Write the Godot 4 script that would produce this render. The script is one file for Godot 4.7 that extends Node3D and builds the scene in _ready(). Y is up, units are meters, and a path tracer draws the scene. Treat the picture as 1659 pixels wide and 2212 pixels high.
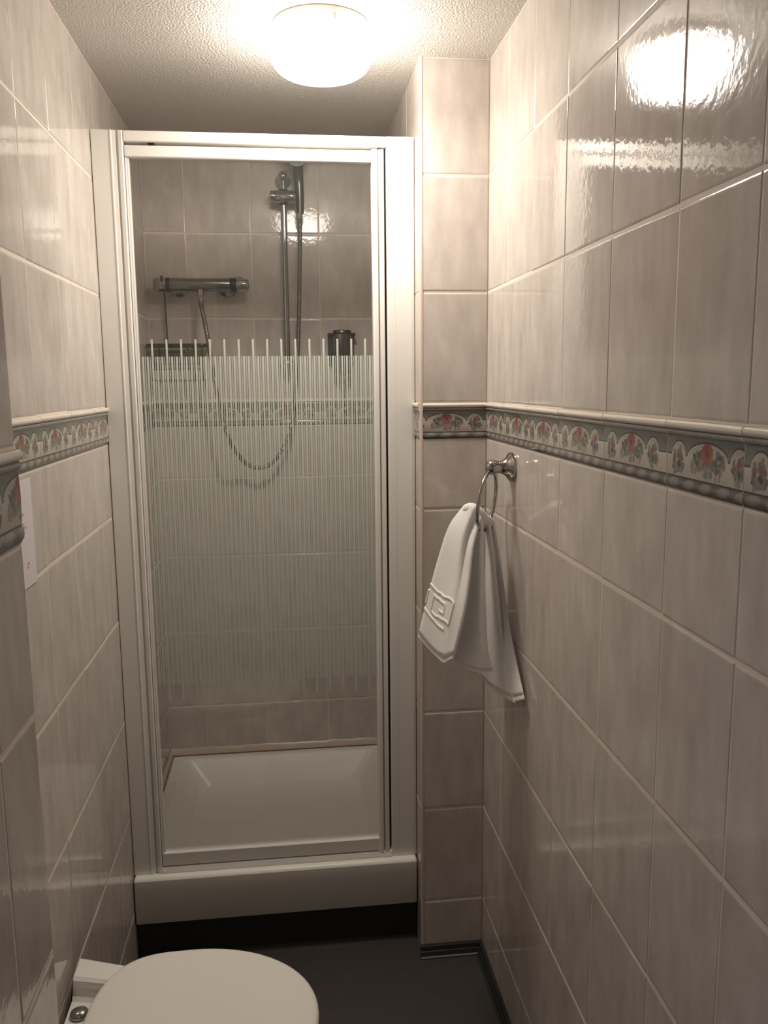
extends Node3D
# A narrow tiled shower room: x runs to the right, y up, z towards the photographer.
# x = 0 is the right wall, z = 0 the front of the tiled pier beside the shower, y = 0 the floor.

const CEIL := 2.246
const XL := -0.915      # left wall
const XP := -0.163      # shower's right wall, the pier's return
const ZB := -0.8        # shower's back wall
const XN := -0.74       # boxed-in part of the left wall
const ZN := 1.18
const DOOR0 := 1.62      # the doorway in the left side, behind the picture
const DOOR1 := 2.36
const ZBACK := 2.45     # wall behind the photographer

var M := {}
var tile_cache := {}
var border_cache := {}
var taken := {}

func _ready() -> void:
	camera_and_light()
	make_materials()
	build_shell()
	build_lamp()
	build_tray()
	build_enclosure()
	build_door()
	build_shower_fittings()
	build_towel_ring()
	build_towel()
	build_toilet()
	build_basin()
	build_small_things()

# ---------------------------------------------------------------- camera and light
func camera_and_light() -> void:
	var cam := Camera3D.new()
	cam.name = "camera"
	cam.fov = 63.21
	cam.position = Vector3(-0.4865, 1.5147, 1.9974)
	cam.basis = Basis.from_euler(Vector3(-0.1535, -0.1158, -0.0095), EULER_ORDER_YXZ)
	cam.near = 0.02
	add_child(cam)
	cam.current = true
	var we := WorldEnvironment.new()
	we.name = "environment"
	var e := Environment.new()
	e.background_mode = Environment.BG_COLOR
	e.background_color = Color(0.60, 0.62, 0.68)   # cool light of the hall, which enters by the open doorway behind the photographer
	e.tonemap_mode = Environment.TONE_MAPPER_LINEAR
	e.tonemap_exposure = 1.05
	e.sdfgi_enabled = true
	e.ssao_enabled = true
	e.ssil_enabled = true
	we.environment = e
	add_child(we)

# the ceiling lamp is the only light; its own omni light stands in build_lamp()
const LAMP_AT := Vector3(-0.393, 2.19, 0.146)
const LAMP_COLOR := Color(1.0, 0.965, 0.92)
const LAMP_ENERGY := 0.035
const LAMP_DOWN := 0.45
const LAMP_GLOW := 16.0

# ---------------------------------------------------------------- names and metas
func numbered(n: String) -> String:
	if not taken.has(n):
		taken[n] = 0
		return n
	taken[n] += 1
	return "%s_%03d" % [n, taken[n]]

func thing(called: String, label: String, category: String, at := Vector3.ZERO, group := "") -> Node3D:
	var o := Node3D.new()
	o.name = numbered(called)
	add_child(o)
	o.position = at
	tag(o, label, category, group)
	return o

func tag(o: Node, label: String, category := "", group := "") -> void:
	o.set_meta("label", label)
	if category:
		o.set_meta("category", category)
	if group:
		o.set_meta("group", group)

func setting(called: String, label: String) -> Node3D:
	var o := Node3D.new()
	o.name = called
	add_child(o)
	o.set_meta("kind", "structure")
	o.set_meta("label", label)
	return o

func part(called: String, mesh: Mesh, mat: Material, parent: Node, at := Vector3.ZERO) -> MeshInstance3D:
	var o := MeshInstance3D.new()
	o.name = called
	o.mesh = mesh
	o.material_override = mat
	o.position = at
	parent.add_child(o, true)
	return o

# ---------------------------------------------------------------- shapes
func begin() -> SurfaceTool:
	var st := SurfaceTool.new()
	st.begin(Mesh.PRIMITIVE_TRIANGLES)
	return st

func done(st: SurfaceTool) -> ArrayMesh:
	st.index()
	st.generate_normals()
	return st.commit()

func tri(st: SurfaceTool, a: Vector3, b: Vector3, c: Vector3) -> void:
	st.add_vertex(a); st.add_vertex(b); st.add_vertex(c)

# front faces run clockwise: a b c d counter-clockwise seen from outside
func quad(st: SurfaceTool, a: Vector3, b: Vector3, c: Vector3, d: Vector3) -> void:
	tri(st, a, c, b); tri(st, a, d, c)

# box with chamfered edges
func box(st: SurfaceTool, lo: Vector3, hi: Vector3, ch := 0.0015) -> void:
	st.set_smooth_group(-1)
	var c := (lo + hi) / 2.0
	var s := (hi - lo) / 2.0
	var k := minf(ch, minf(s.x, minf(s.y, s.z)) * 0.49)
	var axes := [Vector3(1, 0, 0), Vector3(0, 1, 0), Vector3(0, 0, 1)]
	for ax in 3:
		var u: Vector3 = axes[(ax + 1) % 3]
		var v: Vector3 = axes[(ax + 2) % 3]
		var n: Vector3 = axes[ax]
		var su: float = s[(ax + 1) % 3] - k
		var sv: float = s[(ax + 2) % 3] - k
		for sg in [-1.0, 1.0]:
			var o: Vector3 = c + n * s[ax] * sg
			if sg > 0:
				quad(st, o - u * su - v * sv, o + u * su - v * sv, o + u * su + v * sv, o - u * su + v * sv)
			else:
				quad(st, o - u * su + v * sv, o + u * su + v * sv, o + u * su - v * sv, o - u * su - v * sv)
		# edges parallel to n
		var ln: float = s[ax] - k
		for a in [-1.0, 1.0]:
			for b in [-1.0, 1.0]:
				var p1: Vector3 = c + u * a * s[(ax + 1) % 3] + v * b * sv
				var p2: Vector3 = c + u * a * su + v * b * s[(ax + 2) % 3]
				if a * b > 0:
					quad(st, p1 - n * ln, p2 - n * ln, p2 + n * ln, p1 + n * ln)
				else:
					quad(st, p1 + n * ln, p2 + n * ln, p2 - n * ln, p1 - n * ln)
	for a in [-1.0, 1.0]:
		for b in [-1.0, 1.0]:
			for d in [-1.0, 1.0]:
				var px := c + Vector3(a * s.x, b * (s.y - k), d * (s.z - k))
				var py := c + Vector3(a * (s.x - k), b * s.y, d * (s.z - k))
				var pz := c + Vector3(a * (s.x - k), b * (s.y - k), d * s.z)
				if a * b * d > 0:
					tri(st, px, pz, py)
				else:
					tri(st, px, py, pz)

func box_mesh(lo: Vector3, hi: Vector3, ch := 0.0015) -> ArrayMesh:
	var st := begin()
	box(st, lo, hi, ch)
	return done(st)

# a sheet through rows of points (each row the same length)
func sheet(st: SurfaceTool, rows: Array, loop := false, smooth := 0) -> void:
	st.set_smooth_group(smooth)
	for i in rows.size() - 1:
		var a: Array = rows[i]
		var b: Array = rows[i + 1]
		var n := a.size()
		for j in (n if loop else n - 1):
			var k := (j + 1) % n
			quad(st, a[j], a[k], b[k], b[j])

func fan(st: SurfaceTool, ring: Array, mid: Vector3, flip := false, smooth := -1) -> void:
	st.set_smooth_group(smooth)
	for j in ring.size():
		var k := (j + 1) % ring.size()
		if flip:
			tri(st, mid, ring[k], ring[j])
		else:
			tri(st, mid, ring[j], ring[k])

# profile of (radius, height) turned round y, then moved by t; creases where the profile repeats a point
func lathe(st: SurfaceTool, profile: Array, seg: int, t := Transform3D.IDENTITY, ripple := 0, depth := 0.0) -> void:
	var rows := []
	var sm := 0
	for p in profile:
		var ring := []
		for j in seg:
			var a := TAU * j / seg
			var r: float = p.x
			if ripple:
				r *= 1.0 + depth * cos(a * ripple)
			ring.append(t * Vector3(r * cos(a), p.y, -r * sin(a)))
		if rows.size() and p.is_equal_approx(profile[rows.size() - 1]):
			sm += 1
		rows.append(ring)
	sm = 0
	for i in rows.size() - 1:
		if profile[i].is_equal_approx(profile[i + 1]):
			sm += 1
			continue
		sheet(st, [rows[i], rows[i + 1]], true, sm)

# transform whose y axis points along d
func along(at: Vector3, d: Vector3) -> Transform3D:
	var y := d.normalized()
	var h := Vector3.RIGHT if absf(y.x) < 0.9 else Vector3.FORWARD
	var z := h.cross(y).normalized()
	return Transform3D(Basis(y.cross(z), y, z), at)

func tube(st: SurfaceTool, path: Array, radius, seg := 12, closed := false, caps := true) -> void:
	var rows := []
	var n := path.size()
	var up := Vector3.ZERO
	for i in n:
		var a: Vector3 = path[(i - 1 + n) % n] if closed else path[maxi(i - 1, 0)]
		var b: Vector3 = path[(i + 1) % n] if closed else path[mini(i + 1, n - 1)]
		var d := (b - a).normalized()
		if up == Vector3.ZERO:
			up = d.cross(Vector3.RIGHT if absf(d.x) < 0.9 else Vector3.UP).normalized()
		up = (up - d * up.dot(d)).normalized()
		var side := d.cross(up)
		var r: float = radius if radius is float else radius[i]
		var ring := []
		for j in seg:
			var t := TAU * j / seg
			ring.append(path[i] + (up * cos(t) + side * sin(t)) * r)
		rows.append(ring)
	if closed:
		rows.append(rows[0])
	sheet(st, rows, true, 0)
	if caps and not closed:
		fan(st, rows[0], path[0], false)
		fan(st, rows[n - 1], path[n - 1], true)

func tube_mesh(path: Array, radius, seg := 12, closed := false) -> ArrayMesh:
	var st := begin()
	tube(st, path, radius, seg, closed)
	return done(st)

func smooth_path(pts: Array, steps := 6) -> Array:
	var out := []
	for i in pts.size() - 1:
		var p0: Vector3 = pts[maxi(i - 1, 0)]
		var p1: Vector3 = pts[i]
		var p2: Vector3 = pts[i + 1]
		var p3: Vector3 = pts[mini(i + 2, pts.size() - 1)]
		for k in steps:
			out.append(p1.cubic_interpolate(p2, p0, p3, float(k) / steps))
	out.append(pts[-1])
	return out

# outline in the plane of (u, v) drawn out along w; outline counter-clockwise seen from +w (u x v = w)
func extrude(st: SurfaceTool, outline: Array, u: Vector3, v: Vector3, o: Vector3, w: Vector3, smooth := -1) -> void:
	var a := []
	var b := []
	var flat := PackedVector2Array()
	for p in outline:
		a.append(o + u * p.x + v * p.y)
		b.append(o + u * p.x + v * p.y + w)
		flat.append(p)
	sheet(st, [a, b], true, smooth)
	st.set_smooth_group(-1)
	var t := Geometry2D.triangulate_polygon(flat)
	for i in range(0, t.size(), 3):
		tri(st, b[t[i]], b[t[i + 2]], b[t[i + 1]])
		tri(st, a[t[i]], a[t[i + 1]], a[t[i + 2]])

func extruded(outline: Array, u: Vector3, v: Vector3, o: Vector3, w: Vector3, smooth := -1) -> ArrayMesh:
	var st := begin()
	extrude(st, outline, u, v, o, w, smooth)
	return done(st)

# rounded rectangle in the xz plane
func rounded(x0: float, x1: float, z0: float, z1: float, r: float, y: float, seg := 5) -> Array:
	var out := []
	for c in [[x1 - r, z0 + r, -90.0], [x1 - r, z1 - r, 0.0], [x0 + r, z1 - r, 90.0], [x0 + r, z0 + r, 180.0]]:
		for k in seg + 1:
			var a := deg_to_rad(c[2] + 90.0 * k / seg)
			out.append(Vector3(c[0] + r * cos(a), y, c[1] + r * sin(a)))
	return out

# ---------------------------------------------------------------- materials
func mat(color: Color, rough: float, metal := 0.0) -> StandardMaterial3D:
	var m := StandardMaterial3D.new()
	m.albedo_color = color
	m.roughness = rough
	m.metallic = metal
	return m

func rgb(r: float, g: float, b: float) -> Color:
	return Color(r / 255.0, g / 255.0, b / 255.0)

func noise(seed_: int, freq: float, octaves := 3, kind := FastNoiseLite.TYPE_SIMPLEX_SMOOTH) -> FastNoiseLite:
	var n := FastNoiseLite.new()
	n.seed = seed_
	n.noise_type = kind
	n.frequency = freq
	n.fractal_octaves = octaves
	return n

func noise_texture(n: FastNoiseLite, size: int) -> NoiseTexture2D:
	var t := NoiseTexture2D.new()
	t.noise = n
	t.width = size
	t.height = size
	t.seamless = true
	return t

func make_materials() -> void:
	# glazed tile: clouded beige with faint upright streaks, under a slightly uneven glaze
	var im := Image.create(512, 512, false, Image.FORMAT_RGB8)
	var cloud := noise(11, 0.011, 3)
	var streak := noise(12, 0.03, 3)
	var fleck := noise(13, 0.09, 2)
	var lo := Vector3(186, 176, 168)
	var hi := Vector3(215, 206, 198)
	for y in 512:
		for x in 512:
			var a := cloud.get_noise_2d(x, y * 0.6) * 0.55 + streak.get_noise_2d(x, y * 0.25) * 0.4 + fleck.get_noise_2d(x, y * 0.7) * 0.12
			var t := clampf(0.5 + a * 0.72, 0.0, 1.0)
			var c := lo.lerp(hi, t)
			im.set_pixel(x, y, Color(c.x / 255, c.y / 255, c.z / 255))
	M.tile = mat(Color.WHITE, 0.07)
	M.tile.albedo_texture = ImageTexture.create_from_image(im)
	M.tile.heightmap_enabled = true
	M.tile.heightmap_texture = noise_texture(noise(21, 0.028, 3), 1024)
	M.tile.heightmap_scale = 0.013
	M.grout = mat(rgb(222, 210, 196), 0.75)
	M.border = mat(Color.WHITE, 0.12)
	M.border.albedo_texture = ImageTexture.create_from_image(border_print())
	# ceiling: white paint over stippled plaster
	M.ceiling = mat(rgb(222, 217, 210), 0.55)
	M.ceiling.uv1_triplanar = true
	M.ceiling.uv1_world_triplanar = true
	M.ceiling.uv1_scale = Vector3(4, 4, 4)
	M.ceiling.heightmap_enabled = true
	M.ceiling.heightmap_texture = noise_texture(noise(31, 0.035, 3), 1024)
	M.ceiling.heightmap_scale = 0.22
	# floor: charcoal safety vinyl with pale flecks
	var fl := Image.create(512, 512, false, Image.FORMAT_RGB8)
	fl.fill(rgb(72, 68, 66))
	var rng := RandomNumberGenerator.new()
	rng.seed = 5
	for k in 5200:
		var g := rng.randf_range(56, 92)
		fl.fill_rect(Rect2i(rng.randi() % 512, rng.randi() % 512, 2, 2), rgb(g, g * 0.97, g * 0.95))
	for k in 420:
		var g := rng.randf_range(110, 165)
		fl.fill_rect(Rect2i(rng.randi() % 510, rng.randi() % 510, 1 + rng.randi() % 2, 1 + rng.randi() % 2), rgb(g, g * 0.97, g * 0.94))
	M.vinyl = mat(Color.WHITE, 0.42)
	M.vinyl.albedo_texture = ImageTexture.create_from_image(fl)
	M.vinyl.uv1_triplanar = true
	M.vinyl.uv1_world_triplanar = true
	M.vinyl.uv1_scale = Vector3(2, 2, 2)
	M.vinyl.heightmap_enabled = true
	M.vinyl.heightmap_texture = noise_texture(noise(41, 0.08, 2), 512)
	M.vinyl.heightmap_scale = 0.04
	M.black_vinyl = mat(rgb(44, 42, 40), 0.5)
	M.skirting = mat(rgb(52, 54, 52), 0.35)
	M.plaster = mat(rgb(206, 196, 186), 0.6)
	M.frame = mat(rgb(232, 229, 222), 0.28)
	M.frame.clearcoat_enabled = true
	M.frame.clearcoat = 0.3
	M.frame.clearcoat_roughness = 0.1
	M.groove = mat(rgb(186, 184, 180), 0.5)
	M.black = mat(rgb(24, 23, 22), 0.4)
	M.glass = mat(Color(0.9, 0.95, 0.92, 0.008), 0.0)
	M.glass.metallic_specular = 0.42
	M.glass.transparency = BaseMaterial3D.TRANSPARENCY_ALPHA
	M.frost = mat(rgb(206, 212, 202), 0.6)
	M.frost.backlight_enabled = true
	M.frost.backlight = Color(0.6, 0.62, 0.58)
	M.acrylic = mat(rgb(241, 239, 230), 0.33)
	M.sealant = mat(rgb(206, 190, 174), 0.3)
	M.stain = mat(rgb(128, 84, 62), 0.6)
	M.chrome = mat(rgb(172, 171, 169), 0.1, 1.0)
	M.dull_chrome = mat(rgb(134, 132, 128), 0.2, 1.0)
	M.dark_chrome = mat(rgb(92, 89, 85), 0.24, 1.0)
	M.red = mat(rgb(170, 50, 38), 0.4)
	M.ceramic = mat(rgb(240, 238, 231), 0.09)
	M.seat = mat(rgb(242, 238, 229), 0.2)
	M.lamp_white = mat(rgb(225, 222, 216), 0.4)
	M.lamp_glass = mat(rgb(240, 238, 232), 0.3)
	M.lamp_glass.emission_enabled = true
	M.lamp_glass.emission = LAMP_COLOR
	M.lamp_glass.emission_energy_multiplier = LAMP_GLOW
	# terry cloth
	M.towel = mat(rgb(240, 238, 234), 0.95)
	M.towel.rim_enabled = true
	M.towel.rim = 0.4
	M.towel.uv1_triplanar = true
	M.towel.uv1_scale = Vector3(9, 9, 9)
	M.towel.heightmap_enabled = true
	M.towel.heightmap_texture = noise_texture(noise(51, 0.07, 2, FastNoiseLite.TYPE_SIMPLEX), 512)
	M.towel.heightmap_scale = 0.03
	M.hem = mat(rgb(234, 229, 222), 0.9)
	M.paper = mat(rgb(214, 208, 210), 0.8)
	M.pink = mat(rgb(206, 150, 146), 0.8)
	M.trim = mat(rgb(214, 194, 184), 0.35)

# the printed band of a border tile: 0.2 m wide, 0.086 m high, from the cream bead down to the rope moulding
func border_print() -> Image:
	var w := 480
	var h := 208
	var im := Image.create(w, h, false, Image.FORMAT_RGB8)
	var cream := rgb(196, 187, 176)
	var grey := rgb(134, 134, 130)
	var dark := rgb(84, 80, 74)
	var wob := noise(61, 0.045, 2)
	for y in h:
		for x in w:
			var u := (x + 0.5) / w
			var v := (y + 0.5) / h
			var n := wob.get_noise_2d(x, y)
			var c := cream
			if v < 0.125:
				c = rgb(228, 220, 208)  # cream bead, painted paler for the strong light from above
			elif v < 0.14:
				c = dark
			elif v < 0.2:
				c = rgb(140, 139, 132).lerp(dark, clampf(n * 0.4, 0.0, 0.3))
			elif v < 0.222:
				c = dark.lightened(0.05)
			elif v < 0.8:
				# three arches, cream below, grey field above
				var edge := 0.5
				for a in [[0.5, 0.235, 0.29], [0.15, 0.09, 0.3], [0.85, 0.09, 0.3], [-0.15, 0.09, 0.3], [1.15, 0.09, 0.3]]:
					var q: float = absf(u - a[0]) / a[1]
					if q < 1.0:
						edge = minf(edge, 0.5 - (0.5 - a[2]) * sqrt(1.0 - q * q))
				if v < edge - 0.028:
					c = grey.lightened(0.05 * n)
				elif v < edge:
					c = dark.lerp(grey, 0.25)
				elif v < edge + 0.03:
					c = cream.lightened(0.12)
				else:
					c = cream.lerp(rgb(182, 176, 168), clampf(n * 1.2, 0.0, 0.7))
			elif v < 0.825:
				c = dark
			elif v < 0.965:
				# rope of grey beads with a rust lozenge between them
				var s := fposmod(u / 0.2 + (v - 0.895) * 1.2, 1.0) - 0.5
				var t := (v - 0.895) / 0.07
				var d := (s / 0.4) * (s / 0.4) + t * t
				if d < 1.0:
					c = rgb(146, 145, 141).lerp(rgb(118, 116, 111), clampf(d, 0.0, 1.0))
				else:
					c = rgb(134, 104, 96) if absf(s) > 0.42 and absf(t) < 0.5 else rgb(98, 93, 87)
			else:
				c = dark.darkened(0.1)
			im.set_pixel(x, y, c)
	var rng := RandomNumberGenerator.new()
	rng.seed = 77
	# sprays: leaves first, then petals; [u, v, spread, rose]
	for s in [[0.5, 0.46, 0.2, true], [0.15, 0.5, 0.075, false], [0.85, 0.5, 0.075, false]]:
		var big: bool = s[3]
		for k in (84 if big else 30):
			var a := rng.randf() * TAU
			var q := sqrt(rng.randf())
			var g := rng.randf_range(86, 150)
			blot(im, s[0] + cos(a) * q * s[2], s[1] + 0.08 + sin(a) * q * 0.17, rng.randf_range(0.012, 0.028), rng.randf_range(0.035, 0.075), rgb(g, g * 1.0, g * 0.96), rng.randf_range(-0.8, 0.8))
		for k in (16 if big else 6):   # trailing tendrils
			var x0: float = s[0] + rng.randf_range(-1, 1) * s[2] * 0.9
			blot(im, x0, rng.randf_range(0.62, 0.76), 0.012, rng.randf_range(0.04, 0.07), rgb(150, 146, 138), rng.randf_range(-0.3, 0.3))
		for k in (5 if big else 3):
			blot(im, s[0] + rng.randf_range(-0.9, 0.9) * s[2], s[1] + rng.randf_range(-0.04, 0.05), 0.015, 0.045, rgb(146, 104, 96), rng.randf_range(-1, 1))
		if big:
			for k in 12:
				var a2 := TAU * k / 12.0
				blot(im, s[0] + cos(a2) * 0.042, s[1] - 0.03 + sin(a2) * 0.085, 0.032, 0.07, rgb(156 + 14 * sin(k * 2.1), 104 + 16 * sin(k * 1.3), 98 + 14 * sin(k * 1.7)), a2)
			blot(im, s[0], s[1] - 0.03, 0.026, 0.06, rgb(138, 78, 72), 0.0)
		else:
			blot(im, s[0] + 0.005, s[1], 0.022, 0.06, rgb(142, 96, 89), 0.3)
	return im

func blot(im: Image, u: float, v: float, ru: float, rv: float, c: Color, turn: float) -> void:
	var w := im.get_width()
	var h := im.get_height()
	var r := int(maxf(ru * w, rv * h)) + 1
	for y in range(int(v * h) - r, int(v * h) + r + 1):
		for x in range(int(u * w) - r, int(u * w) + r + 1):
			if x < 0 or y < 0.24 * h or x >= w or y >= 0.79 * h:
				continue
			var p := Vector2(x - u * w, y - v * h).rotated(-turn)
			var d := p.x * p.x / (ru * ru * w * w) + p.y * p.y / (rv * rv * h * h)
			if d < 1.0:
				im.set_pixel(x, y, im.get_pixel(x, y).lerp(c, clampf((1.0 - d) * 2.5, 0.0, 0.92)))

# ---------------------------------------------------------------- tiled walls
# a tile standing on its middle, glazed face at z = 0 looking along +z, edges rolled over
func tile_mesh(w: float, h: float, variant: int) -> ArrayMesh:
	var key := "%.4f %.4f %d" % [w, h, variant]
	if tile_cache.has(key):
		return tile_cache[key]
	var st := begin()
	var off := Vector2((variant % 2) * 0.5 + 0.03 + (variant / 4) * 0.04, ((variant / 2) % 2) * 0.43 + 0.02)
	var rows := []
	for k in [[0.0055, 0.0, 0.0], [0.0025, -0.00035, 0.28], [0.0007, -0.0012, 0.8], [0.0, -0.0026, 1.4], [0.0, -0.008, 1.57]]:
		var y: float = h / 2 - k[0]
		var ring := []
		for c in [Vector2(-1, -1), Vector2(1, -1), Vector2(1, 1), Vector2(-1, 1)]:
			var out := Vector3(c.x, c.y, 0).normalized()
			var n := (Vector3(0, 0, 1) * cos(k[2]) + out * sin(k[2])).normalized()
			ring.append([Vector3(c.x * (w / 2 - k[0] * 0.45), c.y * y, k[1]), n])
		rows.append(ring)
	var put := func(p: Array) -> void:
		st.set_normal(p[1])
		st.set_uv(off + Vector2(p[0].x + w / 2, h / 2 - p[0].y) / 0.55)
		st.add_vertex(p[0])
	var f: Array = rows[0]
	for k in [0, 2, 1, 0, 3, 2]:
		put.call(f[k])
	for i in rows.size() - 1:
		for j in 4:
			var k := (j + 1) % 4
			# straight edges: keep the normal across the side
			var side := Vector3([0, 1, 0, -1][j], [-1, 0, 1, 0][j], 0)
			var qd := []
			for r in [rows[i][j], rows[i][k], rows[i + 1][k], rows[i + 1][j]]:
				var tilt: float = acos(clampf(r[1].z, -1, 1))
				qd.append([r[0], (Vector3(0, 0, cos(tilt)) + side * sin(tilt)).normalized()])
			for q in [0, 1, 2, 0, 2, 3]:
				put.call(qd[q])
	tile_cache[key] = st.commit()
	return tile_cache[key]

# moulded border tile: bead, flat band, printed field and rope; u0 is where on the 0.2 m print it begins
func border_mesh(w: float, h: float, u0: float) -> ArrayMesh:
	var key := "%.4f %.4f %.3f" % [w, h, u0]
	if border_cache.has(key):
		return border_cache[key]
	var prof := [Vector2(0, -0.008), Vector2(0.0, 0.003)]
	for k in 7:
		var a := PI * k / 6.0
		prof.append(Vector2(0.062 - 0.062 * cos(a), 0.002 + 0.0052 * sin(a)))
	prof.append_array([Vector2(0.13, 0.0035), Vector2(0.17, 0.0045), Vector2(0.21, 0.003), Vector2(0.225, 0.0015), Vector2(0.5, 0.0022), Vector2(0.8, 0.0015), Vector2(0.82, 0.001)])
	for k in 5:
		var a := PI * k / 4.0
		prof.append(Vector2(0.897 - 0.075 * cos(a), 0.001 + 0.0022 * sin(a)))
	prof.append_array([Vector2(1.0, 0.0), Vector2(1.0, -0.008)])
	var st := begin()
	st.set_smooth_group(0)
	for i in prof.size() - 1:
		var a: Vector2 = prof[i]
		var b: Vector2 = prof[i + 1]
		st.set_smooth_group(0 if i > 0 and i < prof.size() - 2 else 1)
		var n := 4
		for j in n:
			var x0 := w * j / n
			var x1 := w * (j + 1) / n
			for q in [[x0, a], [x1, a], [x1, b], [x0, a], [x1, b], [x0, b]]:
				st.set_uv(Vector2((u0 + q[0]) / 0.2, clampf(q[1].x, 0.003, 0.997)))
				st.add_vertex(Vector3(q[0] - w / 2, h / 2 - q[1].x * h, q[1].y))
	st.set_smooth_group(-1)
	for i in prof.size() - 1:
		for sd in [-1.0, 1.0]:
			var a := Vector3(sd * w / 2, h / 2 - prof[i].x * h, prof[i].y)
			var b := Vector3(sd * w / 2, h / 2 - prof[i + 1].x * h, prof[i + 1].y)
			var a2 := Vector3(a.x, a.y, -0.008)
			var b2 := Vector3(b.x, b.y, -0.008)
			st.set_uv(Vector2(0.5, 0.05))
			if sd > 0:
				quad(st, a, a2, b2, b)
			else:
				quad(st, a, b, b2, a2)
	st.index()
	st.generate_normals()
	border_cache[key] = st.commit()
	return border_cache[key]

# rows: heights of the joints; band: index of the row that is the moulded border (or -1)
func tiled_wall(called: String, label: String, at: Vector3, udir: Vector3, us: Array, rows: Array, band: int, thick: float, seed_ := 1, ext0 := 0.0, ext1 := 0.0) -> Node3D:
	var wall := setting(called, label)
	var n := udir.cross(Vector3.UP)
	wall.transform = Transform3D(Basis(udir, Vector3.UP, n), at)
	part("grout_bed", box_mesh(Vector3(us[0] - ext0, 0, -thick), Vector3(us[-1] + ext1, CEIL, -0.001), 0.0003), M.grout, wall)
	var rng := RandomNumberGenerator.new()
	rng.seed = seed_
	for r in rows.size() - 1:
		var list := us
		for c in list.size() - 1:
			var g := 0.0016
			var w: float = list[c + 1] - list[c] - g
			var h: float = rows[r + 1] - rows[r] - 0.0032
			if w < 0.006:
				continue
			var mid := Vector3((list[c] + list[c + 1]) / 2, (rows[r] + rows[r + 1]) / 2, 0)
			if r == band:
				var u0: float = 0.0
				if c == 0:
					u0 = maxf(0.0, 0.2 - g - w)
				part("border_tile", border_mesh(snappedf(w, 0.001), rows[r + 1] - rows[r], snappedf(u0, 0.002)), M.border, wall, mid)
			else:
				var o := part("tile", tile_mesh(snappedf(w, 0.001), snappedf(h, 0.001), rng.randi() % 8), M.tile, wall, mid)
				# hand-set tiles never sit quite flush
				o.rotation = Vector3(rng.randf_range(-1, 1), rng.randf_range(-1, 1), 0) * 0.0022
				o.position.z = rng.randf_range(-0.0004, 0.0004)
	return wall

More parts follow.
